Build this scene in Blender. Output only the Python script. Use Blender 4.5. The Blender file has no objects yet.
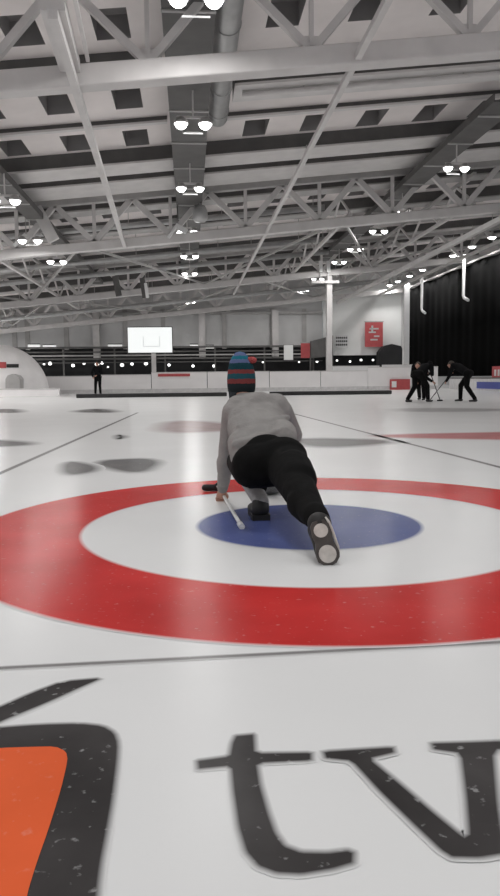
import bpy, bmesh, math, random
from mathutils import Vector, Matrix
from mathutils.geometry import tessellate_polygon
random.seed(7)
C = bpy.context.scene.collection
V = Vector
PI = math.pi

# ------------------------------------------------------------------ camera
F, YAW, PITCH, ROLL, H = 725.6, 0.08136, 0.09677, -0.01076, 0.8043
def cam_axes():
    cy, sy, cp, sp = math.cos(YAW), math.sin(YAW), math.cos(PITCH), math.sin(PITCH)
    fwd = V((sy*cp, cy*cp, -sp)); right = V((cy, -sy, 0)); up = right.cross(fwd)
    cr, sr = math.cos(ROLL), math.sin(ROLL)
    return cr*right + sr*up, -sr*right + cr*up, fwd
R_, U_, F_ = cam_axes()
def ray(px, py): return (px-250)/F*R_ - (py-448)/F*U_ + F_
def at(px, py, Y):
    d = ray(px, py); t = Y/d.y
    return V((d.x*t, Y, H + d.z*t))
def gnd(px, py, z=0.0):
    d = ray(px, py); t = (z-H)/d.z
    return V((d.x*t, d.y*t, z))
cd = bpy.data.cameras.new('camera'); cam = bpy.data.objects.new('camera', cd); C.objects.link(cam)
cd.sensor_fit = 'VERTICAL'; cd.sensor_height = 24; cd.lens = F/896*24; cd.clip_end = 300; cd.clip_start = .05
m = Matrix((R_, U_, -F_)).transposed().to_4x4(); m.translation = V((0, 0, H)); cam.matrix_world = m
bpy.context.scene.camera = cam

# ------------------------------------------------------------------ materials
def mat(name, col, rough=.6, metal=0, noise=.0, nscale=5, emit=None, estr=0, bump=0, bscale=40, spec=.5):
    m = bpy.data.materials.new(name); m.use_nodes = True; nt = m.node_tree; b = nt.nodes['Principled BSDF']
    b.inputs['Roughness'].default_value = rough; b.inputs['Metallic'].default_value = metal
    b.inputs['Specular IOR Level'].default_value = spec
    b.inputs['Base Color'].default_value = (*col, 1)
    tc = nt.nodes.new('ShaderNodeTexCoord')
    if noise:
        n = nt.nodes.new('ShaderNodeTexNoise'); n.inputs['Scale'].default_value = nscale; n.inputs['Detail'].default_value = 5
        nt.links.new(tc.outputs['Object'], n.inputs['Vector'])
        r = nt.nodes.new('ShaderNodeValToRGB')
        r.color_ramp.elements[0].position = .3; r.color_ramp.elements[1].position = .7
        r.color_ramp.elements[0].color = (*[c*(1-noise) for c in col], 1)
        r.color_ramp.elements[1].color = (*[min(1, c*(1+noise)) for c in col], 1)
        nt.links.new(n.outputs['Fac'], r.inputs['Fac']); nt.links.new(r.outputs['Color'], b.inputs['Base Color'])
    if bump:
        n = nt.nodes.new('ShaderNodeTexNoise'); n.inputs['Scale'].default_value = bscale; n.inputs['Detail'].default_value = 4
        nt.links.new(tc.outputs['Object'], n.inputs['Vector'])
        bp = nt.nodes.new('ShaderNodeBump'); bp.inputs['Strength'].default_value = bump; bp.inputs['Distance'].default_value = .01
        nt.links.new(n.outputs['Fac'], bp.inputs['Height']); nt.links.new(bp.outputs['Normal'], b.inputs['Normal'])
    if emit:
        b.inputs['Emission Color'].default_value = (*emit, 1); b.inputs['Emission Strength'].default_value = estr
    return m

ICE = (.80, .80, .80)
ICE_ROUGH, ICE_SPEC = .22, .05
def ice_like(name, col, fade=False, speck=0.0, lo=None, wear=.1):
    """ice surface: clear glossy ice over white or coloured paint; 'mask' fades the paint's edge into the white"""
    m = bpy.data.materials.new(name); m.use_nodes = True; nt = m.node_tree; b = nt.nodes['Principled BSDF']
    L = nt.links.new
    b.inputs['Roughness'].default_value = ICE_ROUGH; b.inputs['Specular IOR Level'].default_value = ICE_SPEC
    b.inputs['IOR'].default_value = 1.31
    geo = nt.nodes.new('ShaderNodeNewGeometry')
    def noise(scale, detail=5):
        n = nt.nodes.new('ShaderNodeTexNoise'); n.inputs['Scale'].default_value = scale; n.inputs['Detail'].default_value = detail
        L(geo.outputs['Position'], n.inputs['Vector']); return n
    def ramp(a, b_, ca, cb, src):
        r = nt.nodes.new('ShaderNodeValToRGB'); r.color_ramp.elements[0].position = a; r.color_ramp.elements[1].position = b_
        r.color_ramp.elements[0].color = (*ca, 1); r.color_ramp.elements[1].color = (*cb, 1); L(src, r.inputs['Fac']); return r
    big = noise(1.1, 6)
    white = ramp(.3, .7, tuple(c*.955 for c in ICE), ICE, big.outputs['Fac'])
    out = white.outputs['Color']
    if col is not None:
        w = noise(2.3, 8)
        c0 = tuple(c*(1-wear) for c in col); c1 = tuple(min(1, c*(1+wear)+.006) for c in col)
        pc = ramp(.3, .7, c0, c1, w.outputs['Fac'])
        mix = nt.nodes.new('ShaderNodeMix'); mix.data_type = 'RGBA'
        L(out, mix.inputs['A']); L(pc.outputs['Color'], mix.inputs['B'])
        at_ = nt.nodes.new('ShaderNodeAttribute'); at_.attribute_name = 'mask'
        fac = at_.outputs['Fac']
        if speck:
            s = noise(38, 3); sr = ramp(.26, .36, (1-speck,)*3, (1,)*3, s.outputs['Fac'])
            mm = nt.nodes.new('ShaderNodeMath'); mm.operation = 'MULTIPLY'; L(fac, mm.inputs[0]); L(sr.outputs['Color'], mm.inputs[1]); fac = mm.outputs[0]
        L(fac, mix.inputs['Factor']); out = mix.outputs['Result']
    L(out, b.inputs['Base Color'])
    n1 = noise(60, 2); bp = nt.nodes.new('ShaderNodeBump'); bp.inputs['Strength'].default_value = .12; bp.inputs['Distance'].default_value = .002
    L(n1.outputs['Fac'], bp.inputs['Height']); L(bp.outputs['Normal'], b.inputs['Normal'])
    return m

M = {}
M['ice'] = ice_like('ice', None)
M['red_paint'] = ice_like('red ice paint', (.54, .032, .03), speck=.15, wear=.13)
M['blue_paint'] = ice_like('blue ice paint', (.08, .105, .28), speck=.15)
M['black_paint'] = ice_like('black ice paint', (.052, .048, .048), speck=.3, wear=.4)
M['orange_paint'] = ice_like('orange ice paint', (.78, .13, .045), speck=.1, wear=.1)
M['grey_paint'] = ice_like('grey ice paint', (.17, .165, .165), speck=.3)
M['taupe_paint'] = ice_like('faded taupe ice paint', (.42, .33, .33), speck=.3)
M['faint_paint'] = ice_like('faint grey ice paint', (.5, .49, .49), speck=.2)
M['line_paint'] = ice_like('dark line paint', (.24, .23, .23), speck=.2)
M['pink_paint'] = ice_like('faded red ice paint', (.50, .20, .20), speck=.3)
M['ceil'] = mat('ceiling panel', (.80, .75, .74), .8, noise=.08, nscale=.7)
M['recess'] = mat('recess panel', (.28, .27, .27), .8, noise=.1, nscale=1)
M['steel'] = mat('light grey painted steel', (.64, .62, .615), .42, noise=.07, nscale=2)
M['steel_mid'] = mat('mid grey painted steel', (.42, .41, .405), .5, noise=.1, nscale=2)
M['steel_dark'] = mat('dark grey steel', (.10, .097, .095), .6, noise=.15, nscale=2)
M['galv'] = mat('galvanised duct', (.42, .42, .42), .35, metal=.3, noise=.12, nscale=3)
M['wall'] = mat('far wall cladding', (.60, .60, .60), .8, noise=.1, nscale=.5)
M['wall_light'] = mat('light wall cladding', (.84, .85, .84), .8, noise=.05, nscale=.5)
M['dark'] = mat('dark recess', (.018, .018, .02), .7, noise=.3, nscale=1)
M['board'] = mat('white rink board', (.84, .82, .82), .4, noise=.05, nscale=1)
M['board_grey'] = mat('grey kick strip', (.60, .59, .59), .5, noise=.1)
M['rubber'] = mat('black rubber', (.02, .02, .02), .7, noise=.2)
M['curtain'] = mat('black drape', (.0022, .0022, .0023), .95, noise=.2, spec=.05)
M['red'] = mat('red banner cloth', (.48, .085, .09), .7, noise=.1, nscale=3)
M['white'] = mat('white paint', (.75, .75, .75), .5, noise=.03)
M['pvc'] = mat('white inflated fabric', (.90, .88, .88), .5, noise=.04, nscale=2)
M['print_black'] = mat('black print', (.03, .03, .03), .6)
M['print_grey'] = mat('grey print', (.55, .55, .55), .6)
M['blue'] = mat('blue advert print', (.05, .07, .3), .5)
M['lens'] = mat('lit lamp lens', (.9, .9, .9), .4, emit=(1, 1, .98), estr=8)
M['lens_far'] = mat('lit round lamp', (.9, .9, .9), .4, emit=(1, 1, .98), estr=2.2)
M['lens_dim'] = mat('lit tube lamp', (.9, .9, .9), .4, emit=(1, 1, .98), estr=.5)
M['screen'] = mat('lit screen', (.3, .3, .3), .4, emit=(.97, 1, .99), estr=.82)
M['screen_grey'] = mat('grey screen text', (.3, .3, .3), .4, emit=(.8, .82, .82), estr=.66)
M['glow_red'] = mat('red lit panel', (.5, .05, .06), .5)
M['skin'] = mat('skin', (.50, .27, .20), .55, noise=.06, nscale=30)
M['hair'] = mat('hair', (.04, .028, .02), .6, noise=.2, nscale=80)
M['sweater'] = mat('light grey sweatshirt', (.31, .297, .288), .95, noise=.10, nscale=14, bump=.5, bscale=50, spec=.1)
M['rib'] = mat('ribbed grey knit', (.28, .27, .265), .95, noise=.1, nscale=20, spec=.1)
M['trousers'] = mat('black trousers', (.005, .005, .005), .9, noise=.3, nscale=14, bump=.6, bscale=14, spec=.15)
M['sock'] = mat('light grey sock', (.40, .39, .38), .95, noise=.1, nscale=60)
M['shoe'] = mat('black shoe', (.014, .013, .013), .6, noise=.2, nscale=20)
M['sole'] = mat('dark shoe sole', (.07, .06, .055), .6, noise=.25, nscale=30)
M['sole_pad'] = mat('pale sole pad', (.62, .58, .54), .6, noise=.15, nscale=30)
M['granite'] = mat('grey granite', (.13, .13, .135), .3, noise=.4, nscale=90)
M['handle_red'] = mat('plastic stone handle', (.10, .03, .03), .35)
M['jacket'] = mat('black jacket', (.008, .008, .009), .9, noise=.2, nscale=8, spec=.1)
M['broom_white'] = mat('white broom shaft', (.9, .89, .88), .35)
M['pad_black'] = mat('black broom pad', (.012, .012, .013), .8)

def hat_material():
    m = bpy.data.materials.new('striped knitted wool'); m.use_nodes = True; nt = m.node_tree; b = nt.nodes['Principled BSDF']
    b.inputs['Roughness'].default_value = .95; b.inputs['Specular IOR Level'].default_value = .1
    L = nt.links.new; tc = nt.nodes.new('ShaderNodeTexCoord'); sp = nt.nodes.new('ShaderNodeSeparateXYZ'); L(tc.outputs['Object'], sp.inputs[0])
    n = nt.nodes.new('ShaderNodeTexNoise'); n.inputs['Scale'].default_value = 60; L(tc.outputs['Object'], n.inputs['Vector'])
    ma = nt.nodes.new('ShaderNodeMath'); ma.operation = 'MULTIPLY_ADD'; L(n.outputs['Fac'], ma.inputs[0]); ma.inputs[1].default_value = .014; L(sp.outputs['Z'], ma.inputs[2])
    mr = nt.nodes.new('ShaderNodeMapRange'); L(ma.outputs[0], mr.inputs['Value']); mr.inputs['From Min'].default_value = 0; mr.inputs['From Max'].default_value = .28
    r = nt.nodes.new('ShaderNodeValToRGB'); r.color_ramp.interpolation = 'CONSTANT'
    T, D, RD, PU, BL = (.022, .085, .11), (.012, .05, .065), (.20, .05, .05), (.11, .14, .27), (.02, .15, .21)
    cols = [(0, (.02, .028, .032)), (.19, RD), (.29, T), (.41, RD), (.50, D), (.64, PU), (.72, BL), (.80, PU), (.88, BL)]
    e = r.color_ramp.elements; e[0].position = 0; e[0].color = (*cols[0][1], 1); e[1].position = cols[1][0]; e[1].color = (*cols[1][1], 1)
    for p_, c_ in cols[2:]:
        x = e.new(p_); x.color = (*c_, 1)
    L(mr.outputs[0], r.inputs['Fac']); L(r.outputs['Color'], b.inputs['Base Color'])
    bp = nt.nodes.new('ShaderNodeBump'); bp.inputs['Strength'].default_value = .5; bp.inputs['Distance'].default_value = .005
    L(n.outputs['Fac'], bp.inputs['Height']); L(bp.outputs['Normal'], b.inputs['Normal'])
    return m
M['hat'] = hat_material()

# ------------------------------------------------------------------ helpers
def tag(o, label=None, cat=None, group=None, kind=None):
    if label: o['label'] = label
    if cat: o['category'] = cat
    if group: o['group'] = group
    if kind: o['kind'] = kind
    return o
def empty(name, loc, rz=0, **k):
    o = bpy.data.objects.new(name, None); C.objects.link(o); o.location = loc; o.rotation_euler.z = rz
    o.empty_display_size = .2
    return tag(o, **k)
def copy_tree(o, parent=None):
    c = o.copy(); C.objects.link(c); c.parent = parent
    for ch in list(o.children):
        copy_tree(ch, c)
    return c
class MB:
    def __init__(s): s.bm = bmesh.new(); s.mi = 0
    def _mark(s, fs):
        for f in fs: f.material_index = s.mi
    def box(s, a, b, bevel=0):
        x0, x1 = sorted((a[0], b[0])); y0, y1 = sorted((a[1], b[1])); z0, z1 = sorted((a[2], b[2]))
        return s.hexa([(x0,y0,z0),(x1,y0,z0),(x1,y1,z0),(x0,y1,z0),(x0,y0,z1),(x1,y0,z1),(x1,y1,z1),(x0,y1,z1)])
    def hexa(s, pts):
        v = [s.bm.verts.new(p) for p in pts]
        fs = [s.bm.faces.new([v[i] for i in f]) for f in ((0,3,2,1),(4,5,6,7),(0,1,5,4),(1,2,6,5),(2,3,7,6),(3,0,4,7))]
        s._mark(fs); return v
    def bar(s, p, q, w, h=None, up=V((0,0,1))):
        p, q = V(p), V(q); h = h or w; d = (q-p).normalized()
        a = d.cross(up)
        if a.length < 1e-3: a = d.cross(V((0,1,0)))
        a.normalize(); b = a.cross(d)
        a, b = a*w/2, b*h/2
        s.hexa([p-a-b, p+a-b, q+a-b, q-a-b, p-a+b, p+a+b, q+a+b, q-a+b])
    def tube(s, pts, r, n=12, caps=True, scale=None):
        """swept tube; r number or list; round joints by shared rings"""
        pts = [V(p) for p in pts]; rs = r if isinstance(r, (list, tuple)) else [r]*len(pts)
        rings = []; prev = None
        for i, p in enumerate(pts):
            d = (pts[min(i+1, len(pts)-1)] - pts[max(i-1, 0)]).normalized()
            if prev is None:
                a = d.cross(V((0,0,1)))
                if a.length < 1e-3: a = d.cross(V((0,1,0)))
            else: a = prev - d*prev.dot(d)
            a.normalize(); prev = a; b = d.cross(a)
            rings.append([s.bm.verts.new(p + (a*math.cos(t) + b*math.sin(t))*rs[i]) for t in [2*PI*k/n for k in range(n)]])
        for A, B in zip(rings, rings[1:]):
            for k in range(n):
                f = s.bm.faces.new((A[k], A[(k+1)%n], B[(k+1)%n], B[k])); f.smooth = True; f.material_index = s.mi
        if caps:
            s._mark([s.bm.faces.new(rings[0][::-1]), s.bm.faces.new(rings[-1])])
    def cone(s, p, q, r1, r2, side=None, k=1.0, n=16):
        """closed round-ended tapered limb; 'side' is the wide axis, k = depth/width"""
        p, q = V(p), V(q); d = (q-p); L = d.length
        d = d.normalized() if L > 1e-6 else V((0,0,1))
        a = V(side) if side is not None else d.cross(V((.3,.2,1)))
        a = a - d*a.dot(d)
        if a.length < 1e-3: a = d.orthogonal()
        a.normalize(); b = d.cross(a)
        prof = []
        for i in range(1, 6): t = PI/2*i/6; prof.append((-r1*math.cos(t)*(k if k<1 else 1), r1*math.sin(t)))
        prof += [(0, r1), (L*.5, (r1+r2)/2), (L, r2)]
        for i in range(5, 0, -1): t = PI/2*i/6; prof.append((L + r2*math.cos(t)*(k if k<1 else 1), r2*math.sin(t)))
        rings = [[s.bm.verts.new(p + d*z + a*r*math.cos(2*PI*j/n) + b*r*k*math.sin(2*PI*j/n)) for j in range(n)] for z, r in prof]
        for A, B in zip(rings, rings[1:]):
            for j in range(n): s.bm.faces.new((A[j], A[(j+1)%n], B[(j+1)%n], B[j])).smooth = True
        s.bm.faces.new(rings[0][::-1]); s.bm.faces.new(rings[-1])
    def ball(s, c, rx, ry=None, rz=None, n=16, rot=None):
        ry = ry or rx; rz = rz or rx
        mt = Matrix.Translation(V(c)) @ (rot or Matrix.Identity(4)) @ Matrix.Diagonal((rx, ry, rz, 1))
        r = bmesh.ops.create_uvsphere(s.bm, u_segments=n, v_segments=n//2+2, radius=1, matrix=mt)
        for v in r['verts']:
            for f in v.link_faces: f.smooth = True; f.material_index = s.mi
    def lathe(s, prof, n=32, c=(0,0,0)):
        c = V(c); rings = []
        for r, z in prof:
            rings.append([s.bm.verts.new(c + V((r*math.cos(2*PI*k/n), r*math.sin(2*PI*k/n), z))) for k in range(n)] if r > 1e-5 else [s.bm.verts.new(c + V((0,0,z)))])
        for A, B in zip(rings, rings[1:]):
            for k in range(n):
                k2 = (k+1) % n
                if len(A) == 1 and len(B) == 1: continue
                vs = (A[0], B[k2], B[k]) if len(A) == 1 else ((A[k], A[k2], B[0]) if len(B) == 1 else (A[k], A[k2], B[k2], B[k]))
                f = s.bm.faces.new(vs); f.smooth = True; f.material_index = s.mi
    def prism(s, poly, ext):
        """poly: list of 3D points (planar), extruded by vector ext"""
        ext = V(ext); A = [s.bm.verts.new(V(p)) for p in poly]; B = [s.bm.verts.new(V(p)+ext) for p in poly]
        n = len(poly); fs = [s.bm.faces.new(A), s.bm.faces.new(B[::-1])]
        for k in range(n): fs.append(s.bm.faces.new((A[k], B[k], B[(k+1)%n], A[(k+1)%n])))
        s._mark(fs)
    def mesh(s, name):
        bmesh.ops.recalc_face_normals(s.bm, faces=s.bm.faces[:])
        me = bpy.data.meshes.new(name); s.bm.to_mesh(me); s.bm.free(); return me
    def build(s, name, mats, parent=None, loc=None, bevel=0, **k):
        me = s.mesh(name)
        for mm in (mats if isinstance(mats, (list, tuple)) else [mats]): me.materials.append(mm)
        o = bpy.data.objects.new(name, me); C.objects.link(o)
        if parent: o.parent = parent
        if loc is not None: o.location = loc
        if bevel:
            b = o.modifiers.new('bevel', 'BEVEL'); b.width = bevel; b.segments = 2; b.limit_method = 'ANGLE'
        return tag(o, **k)
    def blend(s, name, mats, parent=None, voxel=.01, smooth=6, origin=None, **k):
        """fuse overlapping limbs into one continuous skin"""
        me = s.mesh(name + '_cage')
        tmp = bpy.data.objects.new('cage', me); C.objects.link(tmp)
        r = tmp.modifiers.new('r', 'REMESH'); r.mode = 'VOXEL'; r.voxel_size = voxel; r.use_smooth_shade = True
        sm = tmp.modifiers.new('s', 'SMOOTH'); sm.factor = .5; sm.iterations = smooth
        dg = bpy.context.evaluated_depsgraph_get(); dg.update()
        out = bpy.data.meshes.new_from_object(tmp.evaluated_get(dg)); out.name = name
        bpy.data.objects.remove(tmp); bpy.data.meshes.remove(me)
        out.materials.clear()
        for mm in (mats if isinstance(mats, (list, tuple)) else [mats]): out.materials.append(mm)
        o = bpy.data.objects.new(name, out); C.objects.link(o)
        if origin is not None:
            out.transform(Matrix.Translation(-V(origin))); o.location = origin
        if parent: o.parent = parent
        return tag(o, **k)

# ------------------------------------------------------------------ the ice and its paint
b = MB(); b.box((-34, -4, -.12), (34, 64, 0))
floor = b.build('floor', M['ice'], kind='structure', label='white rink ice with painted house, lines and lettering')

def inset(poly, d):
    n = len(poly); out = []
    area = sum(poly[i].x*poly[(i+1)%n].y - poly[(i+1)%n].x*poly[i].y for i in range(n))
    sg = 1 if area > 0 else -1
    for i in range(n):
        e1 = (poly[i]-poly[i-1]).normalized(); e2 = (poly[(i+1)%n]-poly[i]).normalized()
        n1 = V((-e1.y, e1.x, 0))*sg; n2 = V((-e2.y, e2.x, 0))*sg
        nn = n1+n2
        nn = nn.normalized() if nn.length > .1 else n1
        out.append(poly[i] + nn*d/max(.5, nn.dot(n1)))
    return out
def painted(name, polys, material, z, fade, label=None, edge=0.0):
    me = bpy.data.meshes.new(name); vs, fs, mk = [], [], []
    for poly in polys:
        poly = [V((p[0], p[1], z)) for p in poly]; n = len(poly); b0 = len(vs)
        outer = inset(poly, -fade/2); inner = inset(poly, fade/2)
        vs += outer + inner; mk += [edge]*n + [1.0]*n
        for i in range(n): j = (i+1) % n; fs.append((b0+i, b0+j, b0+n+j, b0+n+i))
        for t in tessellate_polygon([inner]): fs.append(tuple(b0+n+i for i in t))
    me.from_pydata(vs, [], fs)
    bm = bmesh.new(); bm.from_mesh(me)
    for f in bm.faces:
        f.normal_update()
        if f.normal.z < 0: f.normal_flip()
    bm.to_mesh(me); bm.free()
    a = me.attributes.new('mask', 'FLOAT', 'POINT'); a.data.foreach_set('value', mk)
    me.materials.append(material); o = bpy.data.objects.new(name, me); C.objects.link(o); o.parent = floor
    return tag(o, label=label)
CX, CY = .6347, 3.8903
def ringmesh(name, r0, r1, material, z, fade, label):
    me = bpy.data.meshes.new(name); n = 160; vs, fs, mk = [], [], []
    rad = ([(r0-fade/2, 0), (r0+fade/2, 1)] if r0 > 0 else [(.001, 1)]) + [(r1-fade/2, 1), (r1+fade/2, 0)]
    for r, k in rad:
        for i in range(n): vs.append((CX+r*math.cos(2*PI*i/n), CY+r*math.sin(2*PI*i/n), z)); mk.append(float(k))
    for a in range(len(rad)-1):
        for i in range(n): j = (i+1) % n; fs.append((a*n+i, (a+1)*n+i, (a+1)*n+j, a*n+j))
    me.from_pydata(vs, [], fs); at_ = me.attributes.new('mask', 'FLOAT', 'POINT'); at_.data.foreach_set('value', mk)
    me.materials.append(material); o = bpy.data.objects.new(name, me); C.objects.link(o); o.parent = floor; return tag(o, label=label)
ringmesh('outer_ring', 1.22, 1.83, M['red_paint'], .0015, .025, 'broad red outer ring of the house')
ringmesh('inner_circle', 0, .61, M['blue_paint'], .0015, .03, 'blue inner circle under the sliding person')
def strip(p, q, w):
    p, q = V((*p, 0)), V((*q, 0)); d = (q-p).normalized(); s = V((-d.y, d.x, 0))*w/2
    return [p-s, q-s, q+s, p+s]
painted('back_line', [strip((-1.6, 1.99), (3.4, 2.12), .024)], M['line_paint'], .001, .012, 'thin grey line across the ice in front of the red ring')
painted('side_line', [strip((-2.0, -3), (-1.25, 17.5), .06)], M['line_paint'], .001, .02, 'thin grey line left of the house')
painted('side_line', [strip((3.08, -3), (2.25, 16.2), .06)], M['line_paint'], .001, .02, 'thin grey line right of the house')
z1 = lambda pts, sx, sy, kx, ky: [gnd(sx+kx*x, sy+ky*y) for x, y in pts]
def chaikin(pts, n=1, w=.1):
    for _ in range(n):
        out = []
        for i in range(len(pts)):
            p, q = pts[i], pts[(i+1) % len(pts)]
            out += [tuple((1-w)*a+w*b for a, b in zip(p, q)), tuple(w*a+(1-w)*b for a, b in zip(p, q))]
        pts = out
    return pts
A = lambda pts: z1(chaikin(pts), 180, 660, .64, .6396)
tt = [(85,118),(118,115),(120,145),(208,144),(208,159),(123,163),(128,195),(141,240),(152,270),(166,290),(190,299),(230,300),(262,296),(275,301),(274,320),
      (240,330),(190,338),(150,336),(120,325),(100,302),(88,262),(80,205),(77,168),(26,173),(24,157),(75,150),(79,130)]
painted('letter', [A(tt)], M['black_paint'], .001, .016, 'black painted letter t')
vv = [(221,143),(335,136),(338,147),(300,156),(345,193),(400,240),(443,275),(448,272),(444,215),(436,148),(394,142),(390,130),(460,128),(560,124),(562,138),(492,143),(500,230),(512,306),(470,313),(424,312),(405,300),(365,262),(310,208),(266,160),(225,156)]
painted('letter', [A(vv)], M['black_paint'], .0018, .016, 'black painted letter v')
Bq = lambda pts, n=1: z1(chaikin(pts, n, .2), 0, 660, .5, .5)
painted('logo_stroke', [Bq([(-90,130),(0,93),(60,66),(125,42),(212,35),(165,55),(100,85),(0,126),(-90,168)])], M['black_paint'], .001, .016, 'slanting black brush stroke above the orange emblem')
painted('logo_frame', [Bq([(-160,150),(0,134),(80,128),(160,126),(208,131),(232,145),(240,167),(238,205),(229,280),(217,350),(206,410),(199,472),(190,600),(-160,600)])], M['black_paint'], .001, .016, 'black rounded frame of the orange emblem')
painted('logo_field', [Bq([(-150,190),(0,178),(60,176),(110,175),(131,185),(134,203),(120,262),(95,342),(70,412),(52,472),(25,590),(-150,590)])], M['orange_paint'], .002, .003, 'orange field of the emblem', edge=1.0)
def smear(name, px0, px1, py0, py1, material, label, k=1.0, n=20, fade=.5, z=.001):
    pts = []
    cx, cy, rx, ry = (px0+px1)/2, (py0+py1)/2, (px1-px0)/2, (py1-py0)/2
    for i in range(n):
        t = 2*PI*i/n; w = 1+.12*math.sin(3*t+px0)
        pts.append(gnd(cx+rx*w*math.cos(t), cy+ry*w*math.sin(t)))
    painted(name, [pts], material, z, fade, label)
smear('sponsor_mark', 98, 162, 458, 472, M['grey_paint'], 'long grey oval mark painted on the ice beyond the ring', fade=.15)
smear('sponsor_mark', 58, 97, 462, 475, M['grey_paint'], 'darker short grey mark joined to the long oval mark', fade=.12, z=.0025)
smear('sponsor_mark', -30, 32, 440, 447, M['grey_paint'], 'grey mark at the left edge of the ice', fade=.25)
smear('sponsor_mark', 115, 126, 435, 439, M['grey_paint'], 'small grey spot on the ice', fade=.15)
smear('sponsor_mark', 75, 118, 409, 413, M['grey_paint'], 'thin grey mark far down the ice', fade=.4)
smear('sponsor_mark', -20, 25, 409, 413, M['grey_paint'], 'thin grey mark far left on the ice', fade=.4)
smear('sponsor_mark', 152, 240, 421, 433, M['taupe_paint'], 'reddish grey mark left of the sliding person', fade=.4)
smear('sponsor_mark', 285, 392, 438, 447, M['grey_paint'], 'long grey mark right of the sliding person', fade=.3)
smear('sponsor_mark', 388, 620, 432, 440, M['pink_paint'], 'faded red mark reaching the right edge', fade=.25)
smear('sponsor_mark', 385, 520, 408, 412, M['faint_paint'], 'faint grey mark by the distant sweepers', fade=.5)

# ------------------------------------------------------------------ roof
SL = .098
def zc(x): return 6.12 + SL*x            # bottom chord height
def zr(x): return 8.15 + SL*x            # roof underside
XL, XR = -31., 26.
def roof():
    b = MB(); bm = b.bm
    rows = [(15.1, 16.4), (18.7, 20.4), (22.1, 23.5), (31, 33), (35.0, 37), (39, 41), (46, 48.5), (51, 53.5)]
    ys = sorted({6., 61.} | {y for r in rows for y in r})
    xs = [XL]; k = -16
    cells = set()
    while True:
        a = -1.83 + 1.8*k; c = a + .72
        if a > XR-1: break
        if a > XL+.5 and not (-.6 < a+.36 < .85) and not (7.9 < a+.36 < 9.3):
            xs += [a, c]; cells.add(len(xs)-2)
        k += 1
    xs.append(XR)
    vd = {}
    def v(x, y, dz=0):
        key = (round(x, 4), round(y, 4), dz)
        if key not in vd: vd[key] = bm.verts.new((x, y, zr(x)+dz))
        return vd[key]
    for i in range(len(xs)-1):
        for j in range(len(ys)-1):
            x0, x1, y0, y1 = xs[i], xs[i+1], ys[j], ys[j+1]
            if i in cells and (y0, y1) in rows:
                q = [v(x0,y0,.5), v(x1,y0,.5), v(x1,y1,.5), v(x0,y1,.5)]; f = bm.faces.new(q); f.material_index = 1
                lo = [v(x0,y0), v(x1,y0), v(x1,y1), v(x0,y1)]
                for a in range(4):
                    f = bm.faces.new((lo[a], lo[(a+1)%4], q[(a+1)%4], q[a])); f.material_index = 1
            else: bm.faces.new((v(x0,y0), v(x1,y0), v(x1,y1), v(x0,y1)))
    # top skin closes the roof into a slab
    t = [bm.verts.new((x, y, zr(x)+.8)) for x, y in ((XL,6.),(XR,6.),(XR,61.),(XL,61.))]; bm.faces.new(t)
    return b.build('ceiling', [M['ceil'], M['recess']], kind='structure', label='light grey roof panels with rows of dark recesses')
roof()

def truss(Y, x0, x1, w, label, web=.13, low=0.0):
    root = empty('roof_truss', (0, Y, 0), label=label, cat='roof truss', group='steel trusses across the hall')
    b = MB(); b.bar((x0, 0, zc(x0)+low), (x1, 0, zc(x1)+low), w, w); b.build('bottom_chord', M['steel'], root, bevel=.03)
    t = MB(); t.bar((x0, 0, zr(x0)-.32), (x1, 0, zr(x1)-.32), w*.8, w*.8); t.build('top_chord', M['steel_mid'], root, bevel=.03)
    bay = 2.85; k = math.ceil((x0+.7)/bay)
    while -.62+bay*k < x1-.3:
        x = -.62 + bay*k
        if x > x0+.2:
            B = V((x, 0, zc(x)+low+w*.4))
            s = MB(); s.bar(B, (x, 0, zr(x)-.4), web*.6, web*.6, up=V((0,1,0))); s.build('upright', M['steel'], root)
            for dx in (-bay/2, bay/2):
                if x0 < x+dx < x1:
                    s = MB(); s.bar(B, (x+dx, 0, zr(x+dx)-.4), web, web, up=V((0,1,0))); s.build('diagonal_brace', M['steel'], root)
            g = MB(); g.prism([V((x-.22, -.012, zc(x-.22)+low+w*.45)), V((x+.22, -.012, zc(x+.22)+low+w*.45)), V((x+.12, -.012, zc(x)+low+w/2+.22)), V((x-.12, -.012, zc(x)+low+w/2+.22))], (0, .024, 0))
            g.build('gusset_plate', M['steel'], root)
        k += 1
    return root
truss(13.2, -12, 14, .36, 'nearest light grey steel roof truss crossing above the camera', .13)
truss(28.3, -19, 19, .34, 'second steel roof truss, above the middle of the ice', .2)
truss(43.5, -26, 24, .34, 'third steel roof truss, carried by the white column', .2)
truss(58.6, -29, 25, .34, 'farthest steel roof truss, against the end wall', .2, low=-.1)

# cross beams under the roof
def cross_beam(Y, x0, x1, wid, dep, label, lip=True, under='steel'):
    root = empty('roof_beam', (0, Y, 0), label=label, cat='roof beam', group='deep beams under the roof')
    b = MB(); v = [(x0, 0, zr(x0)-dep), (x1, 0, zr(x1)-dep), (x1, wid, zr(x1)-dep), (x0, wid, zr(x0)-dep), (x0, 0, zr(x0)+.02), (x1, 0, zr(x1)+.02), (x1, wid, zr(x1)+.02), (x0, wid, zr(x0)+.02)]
    b.hexa(v); b.build('shaded_web_plate', M['steel_dark'], root)  # shade on the beam's faces put into a dark steel colour
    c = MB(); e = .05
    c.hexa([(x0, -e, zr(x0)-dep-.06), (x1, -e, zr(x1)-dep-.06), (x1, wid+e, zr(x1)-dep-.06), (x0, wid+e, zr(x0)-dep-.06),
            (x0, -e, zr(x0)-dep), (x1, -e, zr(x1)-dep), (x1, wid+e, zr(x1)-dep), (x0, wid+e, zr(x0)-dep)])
    c.build('lit_bottom_flange', M[under], root)  # light bounced up from the ice put into the paler underside
    return root
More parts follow.
